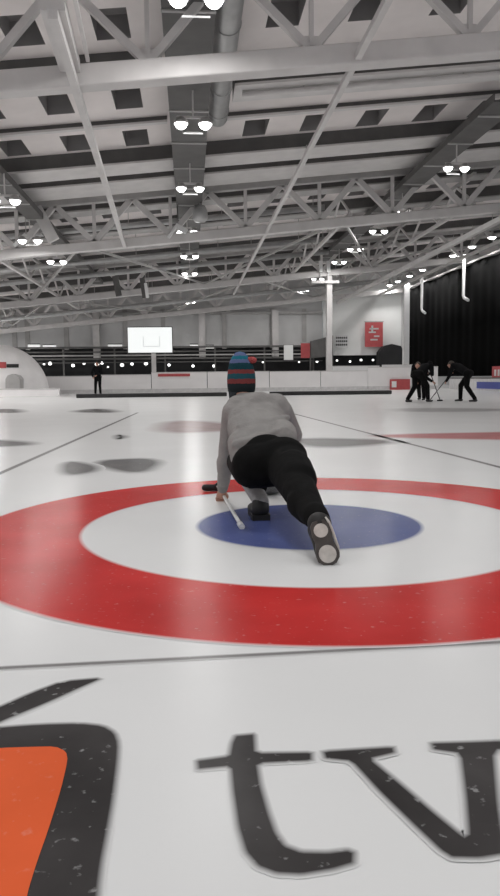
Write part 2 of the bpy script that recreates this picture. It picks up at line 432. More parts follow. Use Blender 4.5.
cross_beam(17.0, -14, -.5, .25, .3, 'narrow dark roof beam left of the cable tray just behind the nearest truss')
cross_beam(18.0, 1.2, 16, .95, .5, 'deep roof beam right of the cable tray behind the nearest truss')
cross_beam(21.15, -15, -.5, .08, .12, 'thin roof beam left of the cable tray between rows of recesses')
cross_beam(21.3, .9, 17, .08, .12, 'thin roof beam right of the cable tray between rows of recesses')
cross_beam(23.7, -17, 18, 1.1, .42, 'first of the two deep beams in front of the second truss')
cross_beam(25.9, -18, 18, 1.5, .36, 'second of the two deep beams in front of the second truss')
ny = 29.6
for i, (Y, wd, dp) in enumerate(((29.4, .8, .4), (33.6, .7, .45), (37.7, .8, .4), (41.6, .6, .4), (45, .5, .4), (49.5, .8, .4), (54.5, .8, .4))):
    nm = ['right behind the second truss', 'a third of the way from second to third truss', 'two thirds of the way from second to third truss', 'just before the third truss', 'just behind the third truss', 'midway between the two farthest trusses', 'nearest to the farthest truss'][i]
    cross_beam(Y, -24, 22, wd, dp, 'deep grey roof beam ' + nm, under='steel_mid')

# cable trays at the lamp rows
def tray(x, y0, y1, w, z, label):
    b = MB(); b.box((x-w/2, y0, z), (x+w/2, y1, z+.04)); b.box((x-w/2, y0, z+.04), (x-w/2+.03, y1, z+.22)); b.box((x+w/2-.03, y0, z+.04), (x+w/2, y1, z+.22))
    root = b.build('cable_tray', M['steel_dark'], label=label, cat='cable tray')
    y = y0+1
    while y < y1:
        h = MB(); h.box((x-w/2-.01, y, z-.03), (x+w/2+.01, y+.08, z)); h.build('tray_bracket', M['steel_mid'], root); y += 2.4
tray(.1, 10, 46, .95, 7.22, 'long dark cable tray above the lamp row over the sheet')
tray(8.6, 19.5, 46, .8, 8.04, 'long dark cable tray above the lamp row to the right')
tray(-5.5, 17, 46, .6, 6.62, 'long dark cable tray above the lamp row to the left')
b = MB(); b.tube([(.85, 10, 7.55), (.85, 15, 7.55), (.85, 19.6, 7.55)], .25, 20)
for y in (11.5, 13, 14.5, 16, 17.5, 19): b.tube([(.85, y, 7.55), (.85, y+.05, 7.55)], .265, 20)
b.build('air_duct', M['galv'], label='round light grey air duct along the right side of the cable tray', cat='air duct')

# ducts across, near the second truss
def across_pipe(Y, x0, x1, r, dz, label, m_='galv'):
    b = MB(); b.tube([(x0, Y, zr(x0)+dz), (x1, Y, zr(x1)+dz)], r, 14)
    o = b.build('pipe', M[m_], label=label, cat='pipe', group='pipes across the hall')
    x = x0+1.5
    while x < x1:
        h = MB(); h.bar((x, Y, zr(x)+dz+r*.9), (x, Y, zr(x)+.02), .03); h.build('hanger', M['steel_mid'], o); x += 4
across_pipe(18.3, 1.4, 15, .06, -.64, 'thin pipe under the deep beam behind the nearest truss', 'steel')
across_pipe(32.2, -20, 6, .12, -.56, 'fat pipe across the hall behind the second truss')
across_pipe(36.5, -20, 7, .12, -1.2, 'pipe across the hall midway to the third truss')
across_pipe(40.7, -22, 7.8, .14, -1.2, 'pipe across the hall before the third truss')
across_pipe(47, -24, 12, .14, -1.6, 'low pipe across the hall behind the third truss')
across_pipe(52, -24, 14, .16, -1.9, 'lowest pipe across the hall near the end wall')

# longitudinal rails hung at the bottom chord level
def rail(x, y0, y1, w, z, label):
    b = MB(); b.bar((x, y0, z), (x, y1, z), w, w)
    root = b.build('support_rail', M['steel'], label=label, cat='support rail')
    y = y0+.6
    while y < y1-1 and y > 0:
        h = MB(); h.bar((x, y, z+w/2), (x, y, z+w/2+.18), .03); h.build('hanger_bracket', M['steel_mid'], root); y += 7.5
q0, q1 = at(77, 92, 13.2), at(125, 247, 28.3); q0 = q0+(q0-q1)*.18
b = MB(); b.bar(q0, q1, .13); b.build('support_rail', M['steel'], label='long light rail running down the hall left of the cable tray', cat='support rail')
q0, q1 = at(52, 2, 10.6), at(70, 66, 13.0)
b = MB(); b.bar(q0, q1, .34, .2); b.bar(q0+V((.3,0,.1)), q1+V((.3,0,.1)), .06); b.build('channel', M['steel'], label='wide light channel above the nearest truss at upper left', cat='channel')
rail(3.02, 10.5, 49, .11, 6.62-.28, 'long light rail running down the hall right of the cable tray')
rail(12.2, 26, 60, .2, 7.15-.3, 'long light rail high on the right near the black curtain')
rail(15.6, 26, 60, .16, 7.45, 'long rail under the right hand row of single lamps')
# plan bracing between far trusses
def bracing(y0, y1, xs, label):
    b = empty('wind_bracing', (0, y0, 0), label=label, cat='bracing', group='diagonal bracing between the trusses')
    for x, x2 in xs:
        s = MB(); s.bar((x, 0, zc(x)+.1), (x2, y1-y0, zc(x2)+.1), .09); s.build('bracing_rod', M['steel_mid'], b)
bracing(28.3, 43.5, [(-14, -9), (-4, -9), (-4, 1), (6, 1), (6, 11), (16, 11)], 'criss-cross bracing rods between second and third truss')
bracing(43.5, 58.6, [(-20, -14), (-8, -14), (-8, -2), (4, -2), (4, 10), (16, 10)], 'criss-cross bracing rods between third and farthest truss')
# longitudinal lattice girders (secondary trusses)
def lattice(x, y0, y1, label):
    root = empty('lattice_girder', (x, y0, 0), label=label, cat='lattice girder', group='lattice girders along the hall')
    z0, z1_ = zc(x)+.3, zr(x)-.64
    b = MB(); b.bar((0, 0, z0), (0, y1-y0, z0), .13); b.build('lower_chord', M['steel'], root)
    b = MB(); b.bar((0, 0, z1_), (0, y1-y0, z1_), .13); b.build('upper_chord', M['steel_mid'], root)
    n = int((y1-y0)/1.9); st = (y1-y0)/n
    for i in range(n):
        s = MB(); a, c = (z0, z1_) if i % 2 == 0 else (z1_, z0); s.bar((0, i*st, a), (0, (i+1)*st, c), .08); s.build('lattice_brace', M['steel'], root)
for x, nm in ((-13.5, 'far left'), (-7.6, 'left'), (6.3, 'just right of the middle'), (11.2, 'right')):
    lattice(x, 28.3, 58.6, 'lattice girder along the hall behind the second truss, ' + nm)

# ------------------------------------------------------------------ lamps
def floodlight():
    root = empty('floodlight', (0, 0, 0))
    b = MB(); b.bar((0, 0, .12), (0, 0, .70), .035); b.bar((-.36, 0, .12), (.36, 0, .12), .05); b.build('bracket', M['steel'], root)
    for sx in (-1, 1):
        b = MB(); b.lathe([(0, .14), (.07, .14), (.16, .05), (.17, 0), (.15, 0)], 20, (sx*.27, 0, -.02)); h = b.build('lamp_head', M['steel_mid'], root)
        l = MB(); l.lathe([(0, -.12), (.07, -.105), (.12, -.06), (.148, 0), (.148, .01), (0, .02)], 20, (sx*.27, 0, -.02)); l.build('lens', M['lens'], h)
    b = MB(); b.hexa([(-.22,.28,-.15),(.22,.28,-.15),(.14,.5,-.05),(-.14,.5,-.05),(-.22,.28,-.12),(.22,.28,-.12),(.14,.5,-.02),(-.14,.5,-.02)]); b.build('reflector', M['white'], root)
    return root
fl = floodlight(); first = True
spots = [(.2, 11.55, 6.5, 0), (.18, 16.95, 6.5, 0), (.12, 22.5, 6.5, 0), (.0, 28.75, 6.45, 0), (.1, 34.4, 6.45, 0), (.1, 40, 6.45, 0),
         (8.5, 23.0, 7.33, 0), (8.57, 29.1, 7.33, 0), (8.6, 32.9, 7.33, 0), (8.6, 37.5, 7.33, 0), (8.6, 41.6, 7.33, 0), (.1, 46.1, 6.45, 0), (.1, 53.5, 6.35, 0), (8.6, 48.5, 7.3, 0), (8.6, 54.5, 7.3, 0)]
for px, py, Y in ((5, 200, 20.8), (30, 240, 26.8), (57, 261, 31.5)):
    p = at(px, py, Y); spots.append((p.x, p.y, p.z, 0))
names = ['twin floodlight over the sheet nearest the camera, at the top of the picture', 'twin floodlight over the sheet, second from the camera', 'twin floodlight over the sheet, third from the camera',
 'twin floodlight over the sheet by the second truss', 'small twin floodlight over the sheet behind the second truss', 'sixth twin floodlight over the sheet, counted from the camera',
 'nearest twin floodlight of the right row, in the dark gap', 'second twin floodlight of the right row', 'third twin floodlight of the right row', 'fourth twin floodlight of the right row', 'fifth twin floodlight of the right row', 'seventh twin floodlight over the sheet, behind the third truss', 'farthest twin floodlight over the sheet, near the end wall', 'sixth twin floodlight of the right row behind the white column', 'farthest twin floodlight of the right row near the end wall',
 'nearest twin floodlight of the left row, at the left edge', 'second twin floodlight of the left row by the second truss', 'farthest twin floodlight of the left row']
for s, nm in zip(spots, names):
    o = fl if first else copy_tree(fl); first = False
    o.location = s[:3]; tag(o, label=nm, cat='floodlight', group='twin floodlights under the roof')
# right row: single lamps above the black curtain
hb = empty('high_bay_lamp', (0,0,0))
b = MB(); b.lathe([(0, .35), (.06, .35), (.08, .2), (.24, .03), (.25, 0), (.22, 0)], 20); b.build('lamp_shade', M['steel_mid'], hb)
b = MB(); b.lathe([(0, -.10), (.14, -.07), (.215, 0), (.2, .02), (0, .03)], 20); b.build('lens', M['lens'], hb)
b = MB(); b.bar((0,0,.35), (0,0,1.2), .03); b.build('hanger', M['steel_mid'], hb)
for i, Y in enumerate((38.15, 40.9, 43.9, 46.7, 49.75, 52.7, 55.7, 58.0)):
    o = hb if i == 0 else copy_tree(hb); o.location = (16.1, Y, 8.05)
    tag(o, label='%s single lamp of the row above the black curtain, counted from the right' % ['first','second','third','fourth','fifth','sixth','seventh','eighth'][i], cat='lamp', group='single lamps above the black curtain')

# tube-shaped things hanging under the second/third truss
def hung(px0, py0, px1, py1, Y, w, mt, name, label, cat):
    p, q = at(px0, py0, Y), at(px1, py1, Y)
    b = MB(); b.bar(p, q, w, w*.5, up=V((0,1,0))); o = b.build(name, M[mt], label=label, cat=cat, bevel=.02)
    h = MB(); t = p if p.z > q.z else q; h.bar(t, (t.x, t.y, t.z+.8), .03); h.build('hanger', M['steel_mid'], o)
hung(115, 276, 119, 296, 38, .3, 'steel_dark', 'loudspeaker', 'dark hanging loudspeaker left of the screen', 'loudspeaker')
hung(142, 278, 145, 298, 38, .26, 'steel_dark', 'loudspeaker', 'dark hanging loudspeaker beside the white panel', 'loudspeaker')
hung(145.5, 283, 147.5, 298, 37.5, .16, 'white', 'hanging_panel', 'small white panel hanging by the dark loudspeaker', 'hanging panel')
hung(168, 238, 178, 224, 27.6, .12, 'white', 'deflector_panel', 'white slanted deflector below the second truss left of the middle', 'deflector panel')
hung(178, 227, 187, 232, 27.6, .2, 'white', 'deflector_panel', 'bright tilted deflector joined to the slanted one', 'deflector panel')
hung(14, 246, 26, 234, 27.6, .14, 'white', 'deflector_panel', 'white slanted deflector under the second truss at far left', 'deflector panel')
hung(36, 208, 54, 241, 27.7, .42, 'steel', 'duct_piece', 'fat slanting light duct piece by the left lamp row', 'duct')
b = MB(); b.lathe([(0,.3),(.2,.28),(.28,.1),(.28,-.15),(.2,-.28),(0,-.3)], 20, at(200, 214, 27.5)); b.bar(at(200,214,27.5), at(200,214,27.5)+V((0,0,.42)), .04)
b.build('heater', M['galv'], label='rounded light grey heater hanging right of the middle lamp row', cat='heater')

# ------------------------------------------------------------------ far end of the hall
WY = 60.0
def zat(px, py, Y=WY): return at(px, py, Y).z
b = MB(); b.box((-32, WY, 3.3), (11.0, WY+.3, 9.8)); w = b.build('wall_back', M['wall'], kind='structure', label='grey upper end wall above the dark gallery')
for px in (14, 27, 66, 125, 163, 224, 272, 304):
    x = at(px, 320, WY).x; s = MB(); s.box((x-.18, WY-.12, 3.2), (x+.18, WY, 6.4)); s.build('pilaster', M['steel_mid'], w)
for px in (95, 202, 276):
    x = at(px, 320, WY-1).x; s = MB(); s.box((x-.26, WY-.6, 2.4), (x+.26, WY-.12, 6.3)); s.build('pilaster', M['steel'], w)
b = MB(); b.box((-32, WY-.3, 5.95), (11, WY, 6.15)); b.build('wall_rail', M['steel_mid'], w)
b = MB(); b.box((11.0, WY-.5, 2.55), (17.5, WY-.2, 10)); b.build('wall_back', M['wall_light'], kind='structure', label='lighter end wall panel right of the white column')
b = MB(); b.box((17.5, WY-.5, 0), (30, WY-.2, 10.5)); b.build('wall_back', M['wall'], kind='structure', label='grey end wall behind the black curtain')
b = MB(); b.box((XR-.2, 14, 5.2), (XR+.1, WY, 10.9)); b.build('wall_right', M['wall'], kind='structure', label='grey upper side wall behind the black curtain')
# dark gallery under the wall
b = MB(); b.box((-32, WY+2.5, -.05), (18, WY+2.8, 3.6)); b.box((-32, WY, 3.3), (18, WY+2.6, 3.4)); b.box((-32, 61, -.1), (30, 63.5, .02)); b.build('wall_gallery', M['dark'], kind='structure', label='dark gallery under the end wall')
g = empty('gallery_balustrade', (0, WY-1.2, 0), label='dark railings in front of the gallery under the end wall', cat='railing')
for i, (z, h) in enumerate(((3.22, .16), (2.9, .1), (2.62, .1), (2.34, .14), (2.08, .07))):
    b = MB(); b.box((-31, 0, z), (10.8, .12, z+h)); b.build('rail', M['steel_dark'] if i != 2 else M['steel_mid'], g)
for x in range(-30, 11, 4):
    b = MB(); b.box((x, .02, 0), (x+.12, .14, 3.3)); b.build('post', M['steel_dark'], g)
# tube lights in the gallery
for i, (px0, px1, py, nm) in enumerate(((28, 40, 346, 'leftmost, above the igloo'), (43, 56, 346.5, 'second, right of the igloo'), (108, 122, 346, 'left of the screen'), (190, 198, 346, 'just right of the screen'), (203, 214, 347, 'farther right of the screen'))):
    p, q = at(px0, py, WY-.42), at(px1, py, WY-.42); s = MB(); s.bar(p, q, .16, .22)
    o = s.build('tube_light', M['lens_dim'], label='pale tube light under the end wall, ' + nm, cat='tube light', group='tube lights of the gallery')
    s = MB(); s.bar(p+V((0,0,.15)), q+V((0,0,.15)), .2, .08); s.build('housing', M['steel_dark'], o)
# lamps behind the boards
lamp_px = [(44,364,3),(50,363.5,5),(73,365.5,4.5),(84,363.5,3.5),(97,364,5.5),(102,363,4),(108,367,2.5),(122,365,5),(132,364,4),(146,363.5,5),(169,365,4),(193,366,4),(214,366,4.2),(263,362,3),(299,362,2.4),(317,361.5,3.4),(337,360.5,2.8),(350,361.5,3),(361,360,3.4),(373,360,3),(395,364,2.8)]
places = ['at far left by the igloo','right of the igloo','above the left barrier','second above the left barrier','brightest, over the dark standing figure','touching the brightest one','small, right of the standing figure','left below the screen','under the left edge of the screen','under the right part of the screen','first right of the screen','second right of the screen','left of the striped hat','right of the striped hat','under the small red banner','between red banner and white column','just right of the white column','second right of the white column','third right of the white column','under the large red banner','beside the dark curtain']
proto = None
for (px, py, s), nm in zip(lamp_px, places):
    p = at(px, py, WY+.6)
    if proto is None:
        proto = empty('round_lamp', (0,0,0)); l = MB(); l.ball((0,0,0), 1, 1, .9, 14); l.build('globe', M['lens_far'], proto)
        l = MB(); l.lathe([(0, 1.15), (.35, 1.1), (.5, .85)], 14); l.bar((0,0,1.1), (0,0,2.0), .08); l.build('cap', M['steel_dark'], proto); o = proto
    else: o = copy_tree(proto)
    o.location = p; k = s*.75*60/725/2; o.scale = (k, k, k)
    tag(o, label='round white lamp in the dark gallery, ' + nm, cat='lamp', group='round lamps in the gallery')
# big screen on a post
Ys = 46.0; p0, p1 = at(127.5, 353.5, Ys), at(172.5, 326.5, Ys)
sc = empty('display_screen', (0, 0, 0), label='bright white rectangular screen on a post at the end of the hall', cat='screen')
b = MB(); b.box((p0.x, Ys, p0.z), (p1.x, Ys+.15, p1.z)); b.build('screen_housing', M['steel_dark'], sc)
b = MB(); b.box((p0.x+.05, Ys-.02, p0.z+.05), (p1.x-.05, Ys, p1.z-.05)); b.build('display', M['screen'], sc)
q0, q1 = at(143, 347, Ys-.02), at(160, 336, Ys-.02)
b = MB()
for a, c in (((q0.x, q0.z), (q1.x, q0.z+.06)), ((q0.x, q0.z), (q0.x+.06, q1.z)), ((q1.x-.06, q0.z), (q1.x, q1.z))): b.box((a[0], Ys-.03, a[1]), (c[0], Ys-.021, c[1]))
b.build('display_drawing', M['screen_grey'], sc)
cx = (p0.x+p1.x)/2+.2; b = MB(); b.box((cx-.14, Ys+.02, 0), (cx+.14, Ys+.14, p0.z)); b.box((cx-.4, Ys-.2, 0), (cx+.4, Ys+.3, .08)); b.build('post', M['steel'], sc)
# column carrying third truss
p = at(330, 300, 43.2); col = empty('column', (p.x, 43.5, 0), label='white steel column under the third truss with crossbar', cat='column')
b = MB(); b.box((-.17, -.17, 0), (.17, .17, zc(p.x)-.17)); b.build('shaft', M['steel'], col, bevel=.03)
zt = at(330, 282, 43.3).z; b = MB(); b.box((-1.1, -.32, zt-.08), (.55, -.2, zt+.08)); b.build('crossbar', M['steel'], col)
for dx in (-.55, -.1): b = MB(); b.box((dx-.12, -.42, zt+.55), (dx+.1, -.3, zt+1.2)); b.bar((dx, -.3, zt), (dx, -.3, zt+.6), .05); b.build('lamp_box', M['white'], col)
p = at(406, 330, 53); b = MB(); b.box((p.x-.2, 52.8, 0), (p.x+.2, 53.2, 7.6)); b.build('column', M['white'], label='slim white column at the edge of the black curtain', cat='column')
# banners and signs
def panel(name, px0, py0, px1, py1, Y, mt, label, cat, th=.06, hang=True, deco=None):
    a, c = at(px0, py1, Y), at(px1, py0, Y)
    b = MB(); b.box((a.x, Y, a.z), (c.x, Y+th, c.z)); o = b.build(name, M[mt], label=label, cat=cat)
    if hang:
        h = MB(); h.bar((a.x-.05, Y+th/2, c.z+.03), (c.x+.05, Y+th/2, c.z+.03), .08); h.build('top_bar', M['steel_mid'], o)
    return o, a, c
o, a, c = panel('banner', 365, 322, 383, 347, WY-1.0, 'red', 'large red banner with pale emblem on the light end wall', 'banner')
b = MB()
for (u0, v0, u1, v1) in ((.25,.7,.75,.76),(.2,.56,.6,.62),(.35,.62,.45,.86),(.5,.4,.8,.46),(.3,.26,.7,.32)):
    b.box((a.x+(c.x-a.x)*u0, WY-1.03, a.z+(c.z-a.z)*v0), (a.x+(c.x-a.x)*u1, WY-1.0, a.z+(c.z-a.z)*v1))
b.build('emblem', M['print_grey'], o)
panel('banner', 301, 343, 310, 358, WY-1.27, 'red', 'small red banner hanging over the gallery', 'banner')
panel('notice_panel', 284, 345, 293, 360, WY-1.27, 'wall_light', 'pale blank panel left of the small red banner', 'panel')
o, a, c = panel('sign_board', 335, 335, 348, 348, WY-1.0, 'white', 'white sign with black lettering right of the white column', 'sign', hang=False)
b = MB()
for i, v in enumerate((.72, .45, .18)):
    for j in range(6):
        u = .08+.15*j; b.box((a.x+(c.x-a.x)*u, WY-1.03, a.z+(c.z-a.z)*v), (a.x+(c.x-a.x)*(u+.1), WY-1.0, a.z+(c.z-a.z)*(v+.14)))
b.build('lettering', M['print_black'], o)
# dark raised stand left of sign
pts = [at(311, 341, WY-2), at(333, 335.5, WY-2), at(333, 356, WY-2), at(311, 358, WY-2)]
b = MB(); b.prism(pts, (0, .5, 0)); o = b.build('canopy', M['steel_dark'], label='dark slanted canopy left of the white column', cat='canopy')
for q in (pts[3], pts[2]):
    b = MB(); b.box((q.x-.06, WY-1.8, 0), (q.x+.06, WY-1.68, q.z+.1)); b.build('post', M['steel_dark'], o)
# dark group of seats/plants at the right under the wall
b = MB(); pr = [at(x, y, WY-1.8) for x, y in ((378, 372), (379, 352), (384, 346), (392, 344), (401, 346), (404, 352), (404, 372))]; pr[0].z = pr[-1].z = 0; b.prism(pr, (0, .8, 0))
b.build('dark_booth', M['dark'], label='dark rounded booth beside the slim white column', cat='booth')

# ------------------------------------------------------------------ boards round the ice
def boards(x0, x1, Y, h, label, th=.12, mt='board', kick='board_grey', group='rink boards'):
    root = empty('rink_board', ((x0+x1)/2, Y, 0), label=label, cat='rink boards', group=group); hw = (x1-x0)/2
    b = MB(); b.box((-hw, 0, .22), (hw, th, h)); b.build('panel', M[mt], root)
    b = MB(); b.box((-hw, -.02, 0), (hw, th, .22)); b.build('kick_strip', M[kick], root)
    b = MB(); b.box((-hw, -.03, h), (hw, th+.03, h+.05)); b.build('cap_rail', M['steel'], root)
    return root
BY = 42.0
edges = [-20, -13.2, -8.2, -5.4, -2.2, 1.0, 4.6, 7.6, 10.4, 13.0]
nm = ['behind the igloo', 'right of the igloo', 'left of the dark standing figure', 'right of the dark standing figure', 'below the screen', 'left of the striped hat', 'right of the striped hat', 'left of the white column', 'right of the white column']
hs = [.95, .92, .95, 1.0, 1.12, 1.12, 1.1, 1.1, 1.3]
for i in range(2, 9): boards(edges[i]+.02, edges[i+1]-.02, BY, hs[i], 'white rink board section ' + nm[i])
boards(13.05, 14.6, BY, 1.3, 'white rink board section left of the red advert board')
# players' box boards standing higher behind on the right
boards(9.3, 12.4, 47, 1.45, 'taller white board left of the slim white column', mt='white')
boards(12.6, 15.9, 47, 1.5, 'taller white board beside the slim white column', mt='white')
# bright barrier left with igloo
boards(-16, -6.4, 36.4, .34, 'low pinkish white barrier in front of the igloo', mt='pvc', kick='pvc')
# adverts on boards
o, a, c = panel('advert_board', 390, 379, 410, 390, BY-.2, 'red', 'red advert board with white patch right of the boards', 'advert board', hang=False)
b = MB(); b.box((a.x+.1, BY-.22, a.z+.15), (a.x+.38, BY-.2, c.z-.12)); b.build('white_patch', M['white'], o)
o, a, c = panel('advert_board', 158, 373.6, 190, 376.6, BY-.055, 'red', 'dull red strip on the boards right of the screen post', 'advert board', hang=False, th=.05)
# dark low bumpers on the ice
for px0, px1, lab in ((76, 227, 'long black bumper lying on the ice left of the sliding person'), (270, 392, 'long black bumper lying on the ice right of the sliding person')):
    a, c = gnd(px0, 397), gnd(px1, 395.5); Yb = 32.0
    xa, xb = at(px0, 395, Yb).x, at(px1, 395, Yb).x
    b = MB(); b.box((xa, Yb, 0), (xb, Yb+.25, .17)); b.build('bumper', M['rubber'], label=lab, cat='bumper', bevel=.03)
# igloo
ig = at(-1, 380, 40); ic = V((ig.x, 40.3, 0)); R = 2.52
ig_o = empty('inflatable_igloo', ic, label='white inflatable dome with small dark arched door at the left edge', cat='inflatable dome')
b = MB(); b.lathe([(R*1.01, 0), (R*1.01, .12)] + [(R*math.cos(t), .1+R*math.sin(t)*1.03) for t in [PI/2*i/14 for i in range(1, 15)]], 40); b.build('dome', M['pvc'], ig_o)
def dome_pt(px, py, out=.03):
    d = ray(px, py); o_ = V((0, 0, H)); cc = V((ic.x, ic.y, .1)); # ellipsoid
    S = V((1, 1, 1/1.03)); dd = V((d.x, d.y, d.z/1.03)); oo = o_-cc; oo = V((oo.x, oo.y, oo.z/1.03)); rr = R+out
    A_ = dd.dot(dd); B_ = 2*oo.dot(dd); C_ = oo.dot(oo)-rr*rr; disc = max(0, B_*B_-4*A_*C_); t = (-B_-math.sqrt(disc))/(2*A_)
    return o_+d*t-ic
def dome_patch(name, poly, mt, label, n=1):
    f = [dome_pt(*p) for p in poly]; b = MB(); b.prism(f, (0, .25, 0)); b.build(name, M[mt], ig_o, label=label)
b = MB(); b.prism([at(x, y, 37.6)-ic for x, y in ((5.5,388.5),(5.5,379),(7.5,375.5),(12,374),(17,375.5),(19.5,379),(20,388.5))], (0, 1.0, 0)); b.build('door', M['steel_mid'], ig_o, label='grey arched door')
def dome_strip(x0, x1, y0, y1, mt, name, label):
    xs = [x0+(x1-x0)*i/6 for i in range(7)]; dome_patch(name, [(x, y1) for x in xs]+[(x, y0) for x in xs[::-1]], mt, label)
dome_strip(-12, 6, 362, 368, 'red', 'red_print', 'red print on the dome')
dome_strip(6.5, 18.5, 364, 367.5, 'print_black', 'black_print', 'dark lettering on the dome')

# ------------------------------------------------------------------ black curtain on the right
def curtain(x, y0, y1, z0, ztop, label):
    b = MB(); bm = b.bm; n = int((y1-y0)/.14); F1, F2 = [], []
    for i in range(n+1):
        y = y0+(y1-y0)*i/n; dx = .025*math.sin(y*5.2)+.02*math.sin(y*2.1+1)
        zt = ztop(y)
        F1.append((bm.verts.new((x+dx, y, z0)), bm.verts.new((x+dx*.5, y, zt)))); F2.append((bm.verts.new((x+dx+.03, y, z0)), bm.verts.new((x+dx*.5+.03, y, zt))))
    for i in range(n):
        for q in ((F1[i][0], F1[i+1][0], F1[i+1][1], F1[i][1]), (F2[i][0], F2[i][1], F2[i+1][1], F2[i+1][0]), (F1[i][1], F1[i+1][1], F2[i+1][1], F2[i][1]), (F1[i][0], F2[i][0], F2[i+1][0], F1[i+1][0])):
            bm.faces.new(q).smooth = True
    for k in (0, n): bm.faces.new((F1[k][0], F1[k][1], F2[k][1], F2[k][0]))
    return b.build('black_curtain', M['curtain'], label=label, cat='curtain')
cu = curtain(16.2, 28, 54, .75, lambda y: 7.15+.06*math.sin(y*1.3), 'huge black curtain hanging along the right side of the ice')
b = MB(); b.bar((16.2, 28, 7.25), (16.2, 54, 7.25), .1); b.build('curtain_rail', M['steel'], cu)
# hooked pipes in front of the curtain
for (pxa, pya, pyb, nm_) in ((422, 279, 311, 'left'), (464, 258, 298, 'right')):
    X = 15.9; d = ray(pxa, pya); t = X/d.x; top = V((X, d.y*t, H+d.z*t)); d2 = ray(pxa, pyb); t2 = X/d2.x; zb = H+d2.z*t2
    Y_ = top.y
    b = MB(); b.tube([top+V((0,0,.2)), (X, Y_, zb+.15), (X, Y_-.15, zb), (X-.04, Y_-.85, zb-.2)], .09, 10)
    b.build('hooked_pipe', M['white'], label='white hooked pipe hanging before the black curtain, %s one' % nm_, cat='pipe', group='hooked pipes at the curtain')
# boards beneath the curtain
root = empty('rink_board', (15.3, 40, 0), label='grey side board along the ice under the black curtain', cat='rink boards')
b = MB(); b.box((0, -14, 0), (.12, 2, .62)); b.build('panel', M['board_grey'], root); b = MB(); b.box((-.03, -14, .62), (.15, 2, .68)); b.build('cap_rail', M['steel_dark'], root)
b = MB(); b.box((-.03, -5.2, .1), (0, -2.2, .45)); b.build('advert_print', M['blue'], root, label='blue advert on the side board')
o = MB(); o.box((15.85, 33, 0), (16.0, 37.2, 1.25)); o = o.build('advert_banner', M['red'], label='red advert banner with white lettering at the right edge under the curtain', cat='banner')
b = MB()
for i in range(9):
    y = 33.3+i*.42; b.box((15.83, y, .75), (15.85, y+.22, 1.08))
b.build('lettering', M['white'], o)
# fallback side mat
# ------------------------------------------------------------------ people
def fingers(b, wrist, palm, tips, r=.0085):
    for k, t in enumerate(tips):
        base = palm[k]; mid = base.lerp(t, .5) + V((0, 0, .012)); b.cone(base, mid, r, r*.95, n=10); b.cone(mid, t, r*.95, r*.8, n=10)

